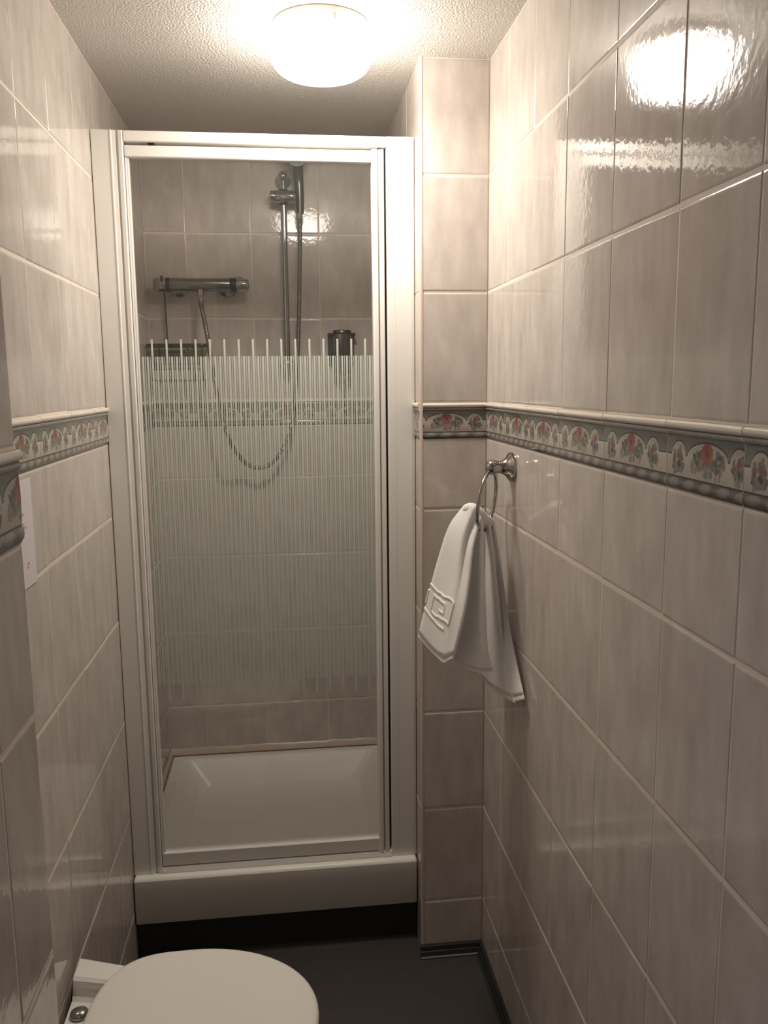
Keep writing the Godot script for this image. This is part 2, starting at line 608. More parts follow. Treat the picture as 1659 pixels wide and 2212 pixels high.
func build_shell() -> void:
	var rows_r := [0.0, 0.156, 0.418, 0.681, 0.944, 1.207, 1.380, 1.466, 1.727, 1.991, CEIL]
	var rows_l := [0.0, 0.148, 0.410, 0.671, 0.934, 1.196, 1.376, 1.463, 1.725, 1.987, CEIL]
	var rows_n := [0.0, 0.152, 0.413, 0.675, 0.937, 1.196, 1.368, 1.457, 1.72, 1.982, CEIL]
	# floor and ceiling
	var f := setting("floor", "dark charcoal speckled vinyl floor")
	part("vinyl_sheet", box_mesh(Vector3(XL - 0.1, -0.08, ZB - 0.1), Vector3(0.1, 0, ZBACK + 0.1), 0.001), M.vinyl, f)
	var c := setting("ceiling", "white ceiling of coarse stippled plaster")
	part("plaster", box_mesh(Vector3(XL - 0.1, CEIL, ZB - 0.1), Vector3(0.1, CEIL + 0.1, ZBACK + 0.1), 0.001), M.ceiling, c)
	# right wall, u runs towards the photographer from the pier
	var zr := [0.0, 0.173, 0.358, 0.555, 0.767, 0.982, 1.163, 1.363, 1.563, 1.763, 1.963, 2.163, 2.363, ZBACK]
	tiled_wall("wall_right", "long beige tiled wall with floral border and towel ring", Vector3(0, 0, 0), Vector3(0, 0, 1), zr, rows_r, 6, 0.1, 3, 0.05, 0.1)
	# pier beside the shower door
	tiled_wall("wall_pier", "narrow beige tiled pier beside the shower door", Vector3(XP, 0, 0), Vector3(1, 0, 0), [0.004, -XP], rows_r, 6, 0.02, 4)
	# shower's right wall: the return of the pier
	var zs := [0.0, 0.2, 0.4, 0.6, 0.8]
	var ret := []
	for z in [0.0, 0.19, 0.39, 0.59, 0.796]:
		ret.append(z)
	tiled_wall("wall_shower_right", "beige tiled side wall inside the shower, return of the pier", Vector3(XP, 0, ZB), Vector3(0, 0, 1), ret, rows_r, 6, -XP + 0.08, 5, 0.1)
	# shower's back wall
	tiled_wall("wall_shower_back", "beige tiled back wall of the shower behind the glass", Vector3(XL, 0, ZB), Vector3(1, 0, 0), [0.0, 0.128, 0.334, 0.55, XP - XL], rows_r, 6, 0.1, 6, 0.1, 0.1)
	# left wall, u runs away from the photographer
	var ul := []
	for z in [1.18, 1.096, 0.892, 0.688, 0.484, 0.28, 0.074, -0.126, -0.33, -0.534, -0.738, -0.8]:
		ul.append(ZBACK - z)
	tiled_wall("wall_left", "beige tiled left wall running into the shower", Vector3(XL, 0, ZBACK), Vector3(0, 0, -1), ul, rows_l, 6, 0.1, 7, 0.02, 0.1)
	# boxed-in part of the left wall close to the photographer
	var un := []
	for z in [DOOR0, 1.483, 1.283, ZN]:
		un.append(ZBACK - z)
	tiled_wall("wall_boxing", "tiled boxing standing out from the left wall", Vector3(XN, 0, ZBACK), Vector3(0, 0, -1), un, rows_n, 6, XN - XL - 0.003, 8)
	# doorway to the hall beside the photographer: jamb and lintel round an opening
	var dw := setting("door_1", "open doorway to the hall beside the washbasin")
	part("jamb_wall", box_mesh(Vector3(XL, 0, DOOR1), Vector3(XN, CEIL, ZBACK), 0.002), M.plaster, dw)
	part("lintel", box_mesh(Vector3(XL, 2.02, DOOR0 - 0.001), Vector3(XN, CEIL, DOOR1), 0.002), M.plaster, dw)
	# wall behind the photographer
	var wb := setting("wall_back", "plain beige wall behind the washbasin")
	part("plaster", box_mesh(Vector3(XL - 0.1, 0, ZBACK), Vector3(0.1, CEIL, ZBACK + 0.1), 0.001), M.plaster, wb)
	# plastic corner trim on the pier's edge
	var t := setting("trim_1", "pinkish plastic corner trim along the edge of the pier")
	part("trim_strip", tube_mesh([Vector3(XP + 0.0035, 0.0, -0.0035), Vector3(XP + 0.0035, CEIL, -0.0035)], 0.0052, 16), M.trim, t)
	# black riser under the shower tray
	var rs := setting("baseboard_shower", "black vinyl riser under the shower tray")
	part("riser", box_mesh(Vector3(XL + 0.001, 0, -0.10), Vector3(XP - 0.001, 0.116, -0.078), 0.002), M.black_vinyl, rs)
	var cv := [Vector2(0, 0), Vector2(0.012, 0)]
	for k in range(1, 6):
		var a := PI / 2 * k / 5.0
		cv.append(Vector2(0.012 - 0.012 * sin(a), 0.012 - 0.012 * cos(a)))
	part("cove", extruded(cv, Vector3(0, 0, 1), Vector3(0, 1, 0), Vector3(XP - 0.001, 0.0, -0.078), Vector3(XL - XP + 0.002, 0, 0), 0), M.black_vinyl, rs)
	# dark skirting strip
	var sk := [Vector2(0, 0), Vector2(0.019, 0), Vector2(0.019, 0.003), Vector2(0.014, 0.005), Vector2(0.0115, 0.014), Vector2(0.0115, 0.016), Vector2(0.0095, 0.0175), Vector2(0.0085, 0.029), Vector2(0.006, 0.032), Vector2(0, 0.032)]
	var b1 := setting("baseboard_right", "dark grey vinyl skirting strip along the right wall")
	var skz := []
	for p in sk:
		skz.append(Vector2(-p.x, p.y))
	skz.reverse()
	part("skirting_strip", extruded(skz, Vector3(1, 0, 0), Vector3(0, 1, 0), Vector3(-0.0005, 0.0, 0.0), Vector3(0, 0, ZBACK)), M.skirting, b1)
	var b2 := setting("baseboard_pier", "dark grey vinyl skirting strip along the foot of the pier")
	part("skirting_strip", extruded(sk, Vector3(0, 0, 1), Vector3(0, 1, 0), Vector3(-0.012, 0.0, 0.0005), Vector3(XP - 0.004 + 0.012, 0, 0)), M.skirting, b2)

# ---------------------------------------------------------------- ceiling lamp
func build_lamp() -> void:
	var at := Vector3(LAMP_AT.x, CEIL, LAMP_AT.z)
	var t := thing("ceiling_light", "round white ceiling light with glowing ribbed glass bowl", "lamp", at)
	var st := begin()
	lathe(st, [Vector2(0.0, -0.001), Vector2(0.099, -0.001), Vector2(0.099, -0.001), Vector2(0.1, -0.012), Vector2(0.098, -0.026), Vector2(0.098, -0.026), Vector2(0.085, -0.026), Vector2(0.085, -0.026), Vector2(0.084, -0.006), Vector2(0.0, -0.006)], 64)
	part("base_pan", done(st), M.lamp_white, t)
	st = begin()
	var prof := [Vector2(0.093, -0.022), Vector2(0.1045, -0.027), Vector2(0.1055, -0.045), Vector2(0.105, -0.062), Vector2(0.1015, -0.074), Vector2(0.094, -0.085), Vector2(0.083, -0.0925), Vector2(0.06, -0.097), Vector2(0.03, -0.099), Vector2(0.001, -0.0995)]
	lathe(st, prof, 192, Transform3D.IDENTITY, 48, 0.008)
	part("lamp_glass", done(st), M.lamp_glass, t)
	st = begin()
	box(st, Vector3(0.018, -0.03, 0.094), Vector3(0.026, -0.016, 0.106), 0.002)
	part("retaining_clip", done(st), M.lamp_white, t)
	var l := OmniLight3D.new()
	l.name = "bulb"
	l.position = Vector3(0, LAMP_AT.y - CEIL, 0)
	l.light_color = LAMP_COLOR
	l.light_energy = LAMP_ENERGY
	l.light_size = 0.05
	l.omni_range = 12.0
	l.omni_attenuation = 2.0
	l.shadow_enabled = true
	t.add_child(l)
	# the flat underside of the bowl throws most of its light straight down
	var a := AreaLight3D.new()
	a.name = "bowl_underside"
	a.position = Vector3(0, -0.1025, 0)
	a.rotation = Vector3(-PI / 2, 0, 0)
	a.area_size = Vector2(0.13, 0.13)
	a.light_color = LAMP_COLOR
	a.light_energy = LAMP_DOWN
	a.area_range = 12.0
	a.area_attenuation = 2.0
	a.shadow_enabled = true
	t.add_child(a)

# ---------------------------------------------------------------- shower
func build_tray() -> void:
	var t := thing("shower_tray", "white square shower tray with sloping basin on a black riser", "shower tray", Vector3(0, 0.114, 0))
	var y0 := 0.114
	var st := begin()
	var x0 := XL + 0.0025
	var x1 := XP - 0.003
	var z0 := ZB + 0.002
	var z1 := -0.058
	var T := 0.243 - y0
	var loops := [
		rounded(x0 + 0.004, x1 - 0.004, z0, z1 - 0.004, 0.006, 0.0),
		rounded(x0, x1, z0, z1, 0.006, 0.003),
		rounded(x0, x1, z0, z1, 0.006, T - 0.007),
		rounded(x0 + 0.001, x1 - 0.001, z0 + 0.001, z1 - 0.002, 0.006, T - 0.0025),
		rounded(x0 + 0.004, x1 - 0.004, z0 + 0.004, z1 - 0.006, 0.006, T),
		rounded(x0 + 0.042, x1 - 0.042, z0 + 0.034, z1 - 0.07, 0.03, T),
		rounded(x0 + 0.048, x1 - 0.048, z0 + 0.039, z1 - 0.076, 0.032, T - 0.004),
		rounded(x0 + 0.104, x1 - 0.098, z0 + 0.093, z1 - 0.115, 0.045, T - 0.073),
		rounded(x0 + 0.112, x1 - 0.106, z0 + 0.101, z1 - 0.123, 0.047, T - 0.078),
		rounded(x0 + 0.24, x1 - 0.24, z0 + 0.24, z1 - 0.26, 0.05, T - 0.081),
	]
	var rows := []
	for l in loops:
		var r: Array = l.duplicate()
		r.reverse()
		rows.append(r)
	sheet(st, [rows[0], rows[1], rows[2]], true, 1)
	sheet(st, [rows[2], rows[3], rows[4]], true, 2)
	sheet(st, [rows[4], rows[5]], true, 3)
	sheet(st, [rows[5], rows[6]], true, 4)
	sheet(st, [rows[6], rows[7]], true, 5)
	sheet(st, [rows[7], rows[8]], true, 6)
	sheet(st, [rows[8], rows[9]], true, 0)
	fan(st, rows[-1], Vector3((x0 + x1) / 2, T - 0.082, (z0 + z1) / 2), true, 0)
	fan(st, rows[0], Vector3((x0 + x1) / 2, 0.0, (z0 + z1) / 2), false)
	part("basin", done(st), M.acrylic, t)
	# sealant round three sides and the rust-brown line where it meets the tray
	var s := thing("sealant_bead", "discoloured cream sealant bead with rust line along the back of shower tray", "sealant", Vector3(0, 0.243, 0))
	var wav := noise(91, 9.0, 2)
	var top := []
	var bot := []
	var n := 60
	var xs0 := XL + 0.002
	var xs1 := XP - 0.002
	for k in n + 1:
		var x := lerpf(xs0, xs1, float(k) / n)
		top.append(Vector3(x, 0.024 + 0.003 * wav.get_noise_1d(x), ZB + 0.0006))
		bot.append(Vector3(x, 0.0, ZB + 0.013 + 0.001 * wav.get_noise_1d(x + 7.0)))
	var mid := []
	for k in n + 1:
		mid.append((top[k] + bot[k]) / 2.0 + Vector3(0, 0.001, 0.0045))
	st = begin()
	sheet(st, [bot, mid, top])
	part("back_bead", done(st), M.sealant, s)
	var line := []
	for k in n + 1:
		line.append(bot[k] + Vector3(0, 0.0032, 0.0005))
	part("rust_line", tube_mesh(line, 0.0015, 6), M.stain, s)
	st = begin()
	var a := []
	var b := []
	for k in 31:
		var z := lerpf(ZB + 0.004, -0.12, k / 30.0)
		a.append(Vector3(XL + 0.0006, 0.02 + 0.003 * wav.get_noise_1d(z + 3.0), z))
		b.append(Vector3(XL + 0.012, 0.0, z))
	sheet(st, [a, b])
	part("side_bead", done(st), M.sealant, s)
	var la := []
	for k in 31:
		la.append(b[k] + Vector3(0.0005, 0.0032, 0))
	part("rust_line", tube_mesh(la, 0.0015, 6), M.stain, s)

const FZ := -0.080     # front of the frame
const FY0 := 0.2435
const FY1 := 2.095

var enclosure: Node3D

func build_enclosure() -> void:
	var t := thing("shower_enclosure", "white framed shower enclosure with glass door of fine frosted stripes", "shower enclosure", Vector3(0, FY0, 0))
	enclosure = t
	var h := FY1 - FY0
	var up := Vector3(0, h, 0)
	# outline seen from above, x against -z so that u x v points up
	var u := Vector3(1, 0, 0)
	var v := Vector3(0, 0, -1)
	var o := Vector3(XL + 0.001, 0, FZ)
	var L := [Vector2(0, 0.002), Vector2(0.002, 0), Vector2(0.0425, 0), Vector2(0.044, -0.002), Vector2(0.046, -0.002), Vector2(0.0475, 0.0005), Vector2(0.0555, 0.0015), Vector2(0.0565, 0.007), Vector2(0.0605, 0.007), Vector2(0.0615, 0.0012), Vector2(0.0695, 0.0), Vector2(0.0715, 0.0015), Vector2(0.0725, 0.004), Vector2(0.0725, 0.036), Vector2(0, 0.036)]
	part("wall_channel", extruded(L, u, v, o, up), M.frame, t)
	var w := 0.068
	var xr := XP - 0.001
	var R := [Vector2(-w, 0.004), Vector2(-w + 0.0015, 0.001), Vector2(-w + 0.004, 0), Vector2(-0.0475, 0), Vector2(-0.047, 0.001), Vector2(-0.046, 0.001), Vector2(-0.0455, 0), Vector2(-0.008, 0), Vector2(-0.001, 0.002), Vector2(0, 0.004), Vector2(0, 0.036), Vector2(-w, 0.036)]
	part("wall_channel", extruded(R, u, v, Vector3(xr, 0, FZ), up), M.frame, t)
	var a := XL + 0.0735
	var b := xr - w
	part("header", box_mesh(Vector3(a, h - 0.0245, FZ - 0.036), Vector3(b, h, FZ), 0.002), M.frame, t)
	# sill: sloping front and a raised rib under the door
	var S := [Vector2(0.0, 0.0), Vector2(0.0, 0.004), Vector2(-0.004, 0.0145), Vector2(-0.007, 0.016), Vector2(-0.017, 0.016), Vector2(-0.018, 0.013), Vector2(-0.036, 0.011), Vector2(-0.036, 0.0)]
	S.reverse()
	part("sill", extruded(S, Vector3(0, 0, 1), Vector3(0, 1, 0), Vector3(b, 0, FZ + 0.002), Vector3(a - b, 0, 0)), M.frame, t)
	part("pivot_block", box_mesh(Vector3(-0.787, h - 0.0325, FZ - 0.026), Vector3(-0.773, h - 0.0247, FZ - 0.008), 0.001), M.black, t)
	part("pivot_block", box_mesh(Vector3(-0.249, h - 0.0315, FZ - 0.026), Vector3(-0.241, h - 0.0247, FZ - 0.006), 0.001), M.black, t)
	part("gap_shade_strip", box_mesh(Vector3(b - 0.0035, 0.02, FZ - 0.03), Vector3(b - 0.0002, h - 0.026, FZ - 0.017), 0.0005), M.black, t)  # black strip set in the closing gap to paint its shade

func build_door() -> void:
	var y0 := 0.262
	var t := enclosure
	var lift := Vector3(0, y0 - FY0, 0)
	var xa := -0.8405
	var xb := -0.2375
	var top := 2.0635 - y0
	part("door_top_rail", box_mesh(Vector3(xa, top - 0.0265, FZ - 0.028), Vector3(-0.2535, top, FZ - 0.002), 0.0025), M.frame, t, lift)
	part("door_bottom_rail", box_mesh(Vector3(xa + 0.0005, 0.0, FZ - 0.028), Vector3(-0.2545, 0.036, FZ - 0.002), 0.0015), M.frame, t, lift)
	# hinge stile and glazing bead beside the left channel
	var st := begin()
	box(st, Vector3(xa, 0.0362, FZ - 0.028), Vector3(xa + 0.004, top - 0.0267, FZ - 0.003), 0.001)
	box(st, Vector3(xa + 0.004, 0.0362, FZ - 0.022), Vector3(xa + 0.0085, top - 0.0267, FZ - 0.007), 0.001)
	part("door_hinge_stile", done(st), M.frame, t, lift)
	# closing stile with its grip groove
	var u := Vector3(1, 0, 0)
	var v := Vector3(0, 0, -1)
	var S := [Vector2(-0.0295, 0.006), Vector2(-0.0285, 0.003), Vector2(-0.0265, 0.001), Vector2(-0.0245, 0), Vector2(-0.0165, 0), Vector2(-0.0155, 0.002), Vector2(-0.0145, 0.010), Vector2(-0.0125, 0.010), Vector2(-0.0115, 0.003), Vector2(-0.0105, 0.001), Vector2(-0.002, 0.001), Vector2(0, 0.003), Vector2(0, 0.028), Vector2(-0.0295, 0.028)]
	part("door_closing_stile", extruded(S, u, v, Vector3(xb, -0.004, FZ), Vector3(0, top + 0.007, 0)), M.frame, t, lift)
	part("door_drip_seal", box_mesh(Vector3(xa + 0.012, -0.0045, FZ - 0.016), Vector3(-0.262, -0.0005, FZ - 0.012), 0.0005), M.sealant, t, lift)
	# one pane, the stripes printed on its face
	var g := part("glass_pane", box_mesh(Vector3(xa + 0.0065, 0.033, FZ - 0.0185), Vector3(-0.2645, top - 0.024, FZ - 0.0135), 0.0003), M.glass, t, lift)
	var pitch := 0.03433
	var ylo := 0.755 - y0
	var yhi := 1.583 - y0
	var zf := FZ - 0.0133
	var wide := box_mesh(Vector3(-0.0023, ylo, -0.0002), Vector3(0.0023, yhi, 0.0002), 0.0001)
	var thin := box_mesh(Vector3(-0.0009, ylo, -0.0002), Vector3(0.0009, yhi, 0.0002), 0.0001)
	var tall := box_mesh(Vector3(-0.0024, ylo - 0.042, -0.0002), Vector3(0.0024, yhi + 0.041, 0.0002), 0.0001)
	for k in range(-1, 17):
		var x := -0.8015 + pitch * k
		for q in 6:
			var xx := x + pitch * q / 6.0
			if xx < xa + 0.0105 or xx > -0.2675:
				continue
			var m := tall if q == 0 else (wide if q % 2 == 0 else thin)
			part("frosted_stripe", m, M.frost, g, Vector3(xx, 0, zf))

func build_shower_fittings() -> void:
	# riser rail
	var bx := -0.475
	var bz := -0.748
	var t := thing("shower_riser_rail", "chrome riser rail on the shower's back wall", "shower rail", Vector3(bx, 1.56, bz))
	part("rail", tube_mesh([Vector3(0, 0.0, 0), Vector3(0, 0.6, 0)], 0.0095, 20), M.chrome, t)
	for y in [0.012, 0.588]:
		var st := begin()
		var prof := [Vector2(0, 0.0), Vector2(0.024, 0.0), Vector2(0.0245, 0.006), Vector2(0.019, 0.013), Vector2(0.0145, 0.024), Vector2(0.0135, 0.043), Vector2(0.0155, 0.052), Vector2(0.0135, 0.062), Vector2(0.008, 0.0675), Vector2(0, 0.069)]
		lathe(st, prof, 28, along(Vector3(0, y + 0.002, ZB - bz + 0.0005), Vector3(0, 0.12, 1)))
		part("wall_bracket", done(st), M.chrome, t)
	# slider that holds the handset
	var s := thing("handset_slider", "chrome slider clamped on the riser rail", "slider", Vector3(-0.465, 2.093, -0.735))
	var st2 := begin()
	lathe(st2, [Vector2(0, -0.052), Vector2(0.0145, -0.052), Vector2(0.0175, -0.049), Vector2(0.0175, -0.049), Vector2(0.0175, -0.037), Vector2(0.0175, -0.037), Vector2(0.0165, -0.036), Vector2(0.0165, -0.036), Vector2(0.0185, -0.034), Vector2(0.0185, 0.018), Vector2(0.0185, 0.018), Vector2(0.0178, 0.019), Vector2(0.0178, 0.019), Vector2(0.0185, 0.021), Vector2(0.0185, 0.05), Vector2(0.016, 0.054), Vector2(0, 0.054)], 32, along(Vector3.ZERO, Vector3(1, 0, 0)))
	part("clamp", done(st2), M.chrome, s)
	for y in [-0.0205, 0.0205]:
		st2 = begin()
		lathe(st2, [Vector2(0.0098, -0.004), Vector2(0.014, -0.004), Vector2(0.014, 0.004), Vector2(0.0098, 0.004)], 24, Transform3D(Basis(), Vector3(-0.01, y * 0.93, -0.013)))
		part("collar", done(st2), M.black, s)
	# handset in the slider
	var hs := thing("shower_handset", "chrome and grey hand shower seated in the slider", "shower head", Vector3(-0.425, 2.05, -0.71))
	st2 = begin()
	var hp := smooth_path([Vector3(0.0, -0.012, 0.0), Vector3(0.0, 0.04, -0.004), Vector3(-0.002, 0.09, -0.003), Vector3(-0.004, 0.13, 0.012), Vector3(-0.005, 0.15, 0.03)], 5)
	var hr := []
	for k in hp.size():
		hr.append(lerpf(0.0115, 0.017, clampf(float(k) / (hp.size() - 1) * 1.3, 0, 1)))
	tube(st2, hp, hr, 20)
	part("handle", done(st2), M.dark_chrome, hs)
	st2 = begin()
	var ht := along(Vector3(-0.008, 0.154, 0.042), Vector3(0, -0.5, 0.87))
	lathe(st2, [Vector2(0, -0.022), Vector2(0.02, -0.02), Vector2(0.032, -0.009), Vector2(0.0365, 0.0), Vector2(0.037, 0.006), Vector2(0.035, 0.009)], 48, ht)
	part("head", done(st2), M.dark_chrome, hs)
	st2 = begin()
	lathe(st2, [Vector2(0.035, 0.0088), Vector2(0.026, 0.0105), Vector2(0.0, 0.011)], 48, ht)
	for ring in [[0.03, 22], [0.022, 16], [0.013, 9]]:
		for k in ring[1]:
			var a: float = TAU * k / ring[1]
			lathe(st2, [Vector2(0.0016, 0.009), Vector2(0.0013, 0.0135), Vector2(0, 0.0137)], 6, ht * Transform3D(Basis(), Vector3(cos(a) * ring[0], 0, sin(a) * ring[0])))
	part("spray_face", done(st2), M.groove, hs)
	# hose hanging in a loop
	var hose := thing("shower_hose", "long ribbed chrome shower hose hanging in a loop", "hose", Vector3.ZERO)
	var hz := -0.735
	var pts := []
	for p in [[-0.427, 2.048], [-0.426, 1.99], [-0.431, 1.848], [-0.437, 1.705], [-0.447, 1.559], [-0.461, 1.41], [-0.492, 1.321], [-0.531, 1.264], [-0.577, 1.245], [-0.621, 1.263], [-0.663, 1.324], [-0.692, 1.414], [-0.707, 1.517], [-0.716, 1.59], [-0.727, 1.676], [-0.738, 1.745], [-0.742, 1.782]]:
		var near := hz
		if pts.size() > 9:
			near = lerpf(-0.668, hz, smoothstep(1.68, 1.79, p[1]))
		var k := (1.9974 - near) / (1.9974 - hz)   # the same line of hang, a little further from the wall
		pts.append(Vector3(-0.4865 + (p[0] + 0.4865) * k, 1.5147 + (p[1] - 1.5147) * k, near))
	pts[0].z = -0.71
	pts[1].z = -0.722
	var hpath := smooth_path(pts, 30)
	var fine := []
	var rad := []
	var acc := 0.0
	var fine_pts := []
	for k in hpath.size() - 1:
		var d: float = hpath[k].distance_to(hpath[k + 1])
		var m := maxi(1, int(d / 0.0011))
		for q in m:
			fine_pts.append(hpath[k].lerp(hpath[k + 1], float(q) / m))
	for k in fine_pts.size():
		if k:
			acc += fine_pts[k].distance_to(fine_pts[k - 1])
		fine.append(fine_pts[k])
		rad.append(0.0066 + 0.0009 * cos(TAU * acc / 0.0046))
	st2 = begin()
	tube(st2, fine, rad, 10)
	part("ribbed_tube", done(st2), M.dull_chrome, hose)
	part("nut", tube_mesh([pts[-1] + Vector3(0.001, -0.03, 0), pts[-1] + Vector3(0, 0.002, 0)], 0.0085, 14), M.chrome, hose)
	part("nut", tube_mesh([pts[0] + Vector3(0, -0.026, -0.002), pts[0] + Vector3(0, 0.002, 0)], 0.009, 14), M.chrome, hose)
	# thermostatic bar valve
	var v := thing("shower_valve", "chrome thermostatic bar valve with black rings on the back wall", "shower valve", Vector3(-0.738, 1.825, -0.742))
	var ax := along(Vector3.ZERO, Vector3(1, 0, 0))
	st2 = begin()
	lathe(st2, [Vector2(0, -0.098), Vector2(0.0205, -0.098), Vector2(0.0212, -0.096), Vector2(0.0212, 0.088), Vector2(0.0205, 0.09), Vector2(0, 0.09)], 36, ax)
	part("body", done(st2), M.dull_chrome, v)
	for r in [[-0.108, -0.098], [0.09, 0.108]]:
		st2 = begin()
		lathe(st2, [Vector2(0, r[0]), Vector2(0.0222, r[0]), Vector2(0.0222, r[0]), Vector2(0.0222, r[1]), Vector2(0.0222, r[1]), Vector2(0, r[1])], 36, ax)
		part("black_ring", done(st2), M.black, v)
	for r in [-1.0, 1.0]:
		st2 = begin()
		lathe(st2, [Vector2(0, 0.0), Vector2(0.0215, 0.0), Vector2(0.0222, 0.003), Vector2(0.0218, 0.025), Vector2(0.0195, 0.0355), Vector2(0.016, 0.039), Vector2(0, 0.0395)], 40, along(Vector3(0.108 * r, 0, 0), Vector3(r, 0, 0)), 10, 0.018)
		part("control_knob", done(st2), M.chrome, v)
	part("stop_button", box_mesh(Vector3(0.111, 0.0205, -0.004), Vector3(0.126, 0.0245, 0.006), 0.001), M.red, v)
	for x in [-0.0765, 0.0765]:
		st2 = begin()
		lathe(st2, [Vector2(0, 0.0), Vector2(0.0315, 0.0), Vector2(0.0315, 0.0), Vector2(0.0315, 0.004), Vector2(0.028, 0.009), Vector2(0.0175, 0.012), Vector2(0.0165, 0.05)], 36, along(Vector3(x, -0.002, ZB + 0.7422), Vector3(0, 0, 1)))
		part("wall_flange", done(st2), M.chrome, v)
	part("outlet", tube_mesh([Vector3(-0.004, -0.034, 0.006), Vector3(-0.004, -0.015, 0.006)], 0.0105, 16), M.chrome, v)
	# hanging wire caddy
	var c := thing("shower_caddy", "dark wire shower caddy hanging from the bar valve", "caddy", Vector3(-0.826, 1.53, -0.735))
	var wire := 0.0022
	var lx0 := -0.083
	var lx1 := 0.103
	for y in [0.109, 0.0]:
		part("rim", tube_mesh(rounded(lx0 + (0.0 if y > 0.05 else 0.012), lx1 - (0.0 if y > 0.05 else 0.012), -0.06, 0.05, 0.02, y), wire * 1.5 if y > 0.05 else wire, 8, true), M.dark_chrome, c)
	part("shelf_plate", box_mesh(Vector3(lx0 + 0.004, 0.102, -0.057), Vector3(lx1 - 0.004, 0.1045, 0.046), 0.001), M.dark_chrome, c)
	for x in [lx0 + 0.016, lx0 + 0.04, lx1 - 0.04, lx1 - 0.016]:
		part("upright_wire", tube_mesh([Vector3(x, 0.109, 0.05), Vector3(x, 0.0, 0.049)], wire, 8), M.dark_chrome, c)
	for k in 6:
		var x := lerpf(lx0 + 0.03, lx1 - 0.03, k / 5.0)
		part("bottom_wire", tube_mesh([Vector3(x, 0.0, 0.05), Vector3(x, 0.0, -0.06)], wire, 8), M.dark_chrome, c)
	for y in [0.05, 0.034]:
		part("cross_wire", tube_mesh([Vector3(lx0 + 0.02, y, 0.05), Vector3(lx1 - 0.02, y, 0.05)], wire, 8), M.dark_chrome, c)
	part("soap_loop", tube_mesh(smooth_path([Vector3(-0.022, 0.1, 0.052), Vector3(-0.02, 0.089, 0.06), Vector3(-0.01, 0.086, 0.062), Vector3(0.03, 0.086, 0.062), Vector3(0.042, 0.089, 0.06), Vector3(0.044, 0.1, 0.052)], 5), wire * 1.3, 8), M.dark_chrome, c)
	part("hanger_rod", tube_mesh(smooth_path([Vector3(-0.03, 0.106, -0.045), Vector3(-0.031, 0.2, -0.045), Vector3(-0.032, 0.29, -0.042), Vector3(-0.032, 0.31, -0.034), Vector3(-0.032, 0.3205, -0.01), Vector3(-0.032, 0.318, 0.012), Vector3(-0.032, 0.306, 0.02)], 6), 0.0027, 8), M.dark_chrome, c)
	# soap dispenser on the back wall
	var d := thing("soap_dispenser", "cylindrical steel soap dispenser on the shower wall beside the hose", "soap dispenser", Vector3(-0.298, 1.52, -0.752))
	st2 = begin()
	lathe(st2, [Vector2(0, 0.026), Vector2(0.026, 0.026), Vector2(0.029, 0.03), Vector2(0.0295, 0.152), Vector2(0.0295, 0.152), Vector2(0.0285, 0.155), Vector2(0, 0.155)], 40)
	part("canister", done(st2), M.dull_chrome, d)
	st2 = begin()
	lathe(st2, [Vector2(0.0, 0.1552), Vector2(0.0302, 0.1552), Vector2(0.0302, 0.1552), Vector2(0.0302, 0.163), Vector2(0.028, 0.1655), Vector2(0, 0.1665)], 40)
	part("lid", done(st2), M.dark_chrome, d)
	for sx in [-1.0, 1.0]:
		part("bracket_arm", box_mesh(Vector3(-0.046 if sx < 0 else 0.028, 0.148, -0.046), Vector3(-0.028 if sx < 0 else 0.044, 0.157, 0.004), 0.002), M.dark_chrome, d)
	part("back_plate", box_mesh(Vector3(-0.044, 0.05, -0.0475), Vector3(0.042, 0.157, -0.042), 0.002), M.dull_chrome, d)
	st2 = begin()
	lathe(st2, [Vector2(0, -0.012), Vector2(0.006, -0.012), Vector2(0.007, 0.0), Vector2(0.0105, 0.006), Vector2(0.0105, 0.026), Vector2(0.0, 0.0265)], 20)
	part("nozzle", done(st2), M.chrome, d)
	part("push_lever", box_mesh(Vector3(-0.006, -0.004, 0.008), Vector3(0.006, 0.01, 0.028), 0.002), M.black, d)

# ---------------------------------------------------------------- towel ring and towel
const RING_AT := Vector3(-0.064, 1.333, 0.25)

func build_towel_ring() -> void:
	var t := thing("towel_ring", "chrome towel ring screwed to the right wall", "towel ring", Vector3(0, 1.333, 0.245))
	var st := begin()
	lathe(st, [Vector2(0, 0.0), Vector2(0.031, 0.0), Vector2(0.031, 0.0), Vector2(0.0315, 0.004), Vector2(0.031, 0.0075), Vector2(0.031, 0.0075), Vector2(0.0285, 0.009), Vector2(0.0275, 0.011), Vector2(0.022, 0.0145), Vector2(0.0165, 0.021), Vector2(0.0138, 0.029), Vector2(0.0138, 0.036), Vector2(0.0158, 0.042), Vector2(0.0162, 0.05), Vector2(0.0135, 0.057), Vector2(0.007, 0.0615), Vector2(0, 0.0625)], 40, along(Vector3(0.0, 0.0, 0.0), Vector3(-1, 0, 0.06)))
	part("wall_post", done(st), M.chrome, t)
	var R := 0.066
	var path := []
	var dir := Vector3(-0.5, 0, 0.866)
	for k in 64:
		var a := TAU * k / 64.0
		path.append(Vector3(-0.05, -R - 0.006, 0.004) + dir * sin(a) * R + Vector3(-0.008 * (1.0 - cos(a)), R * cos(a), 0))
	part("ring", tube_mesh(path, 0.0042, 14, true), M.chrome, t)

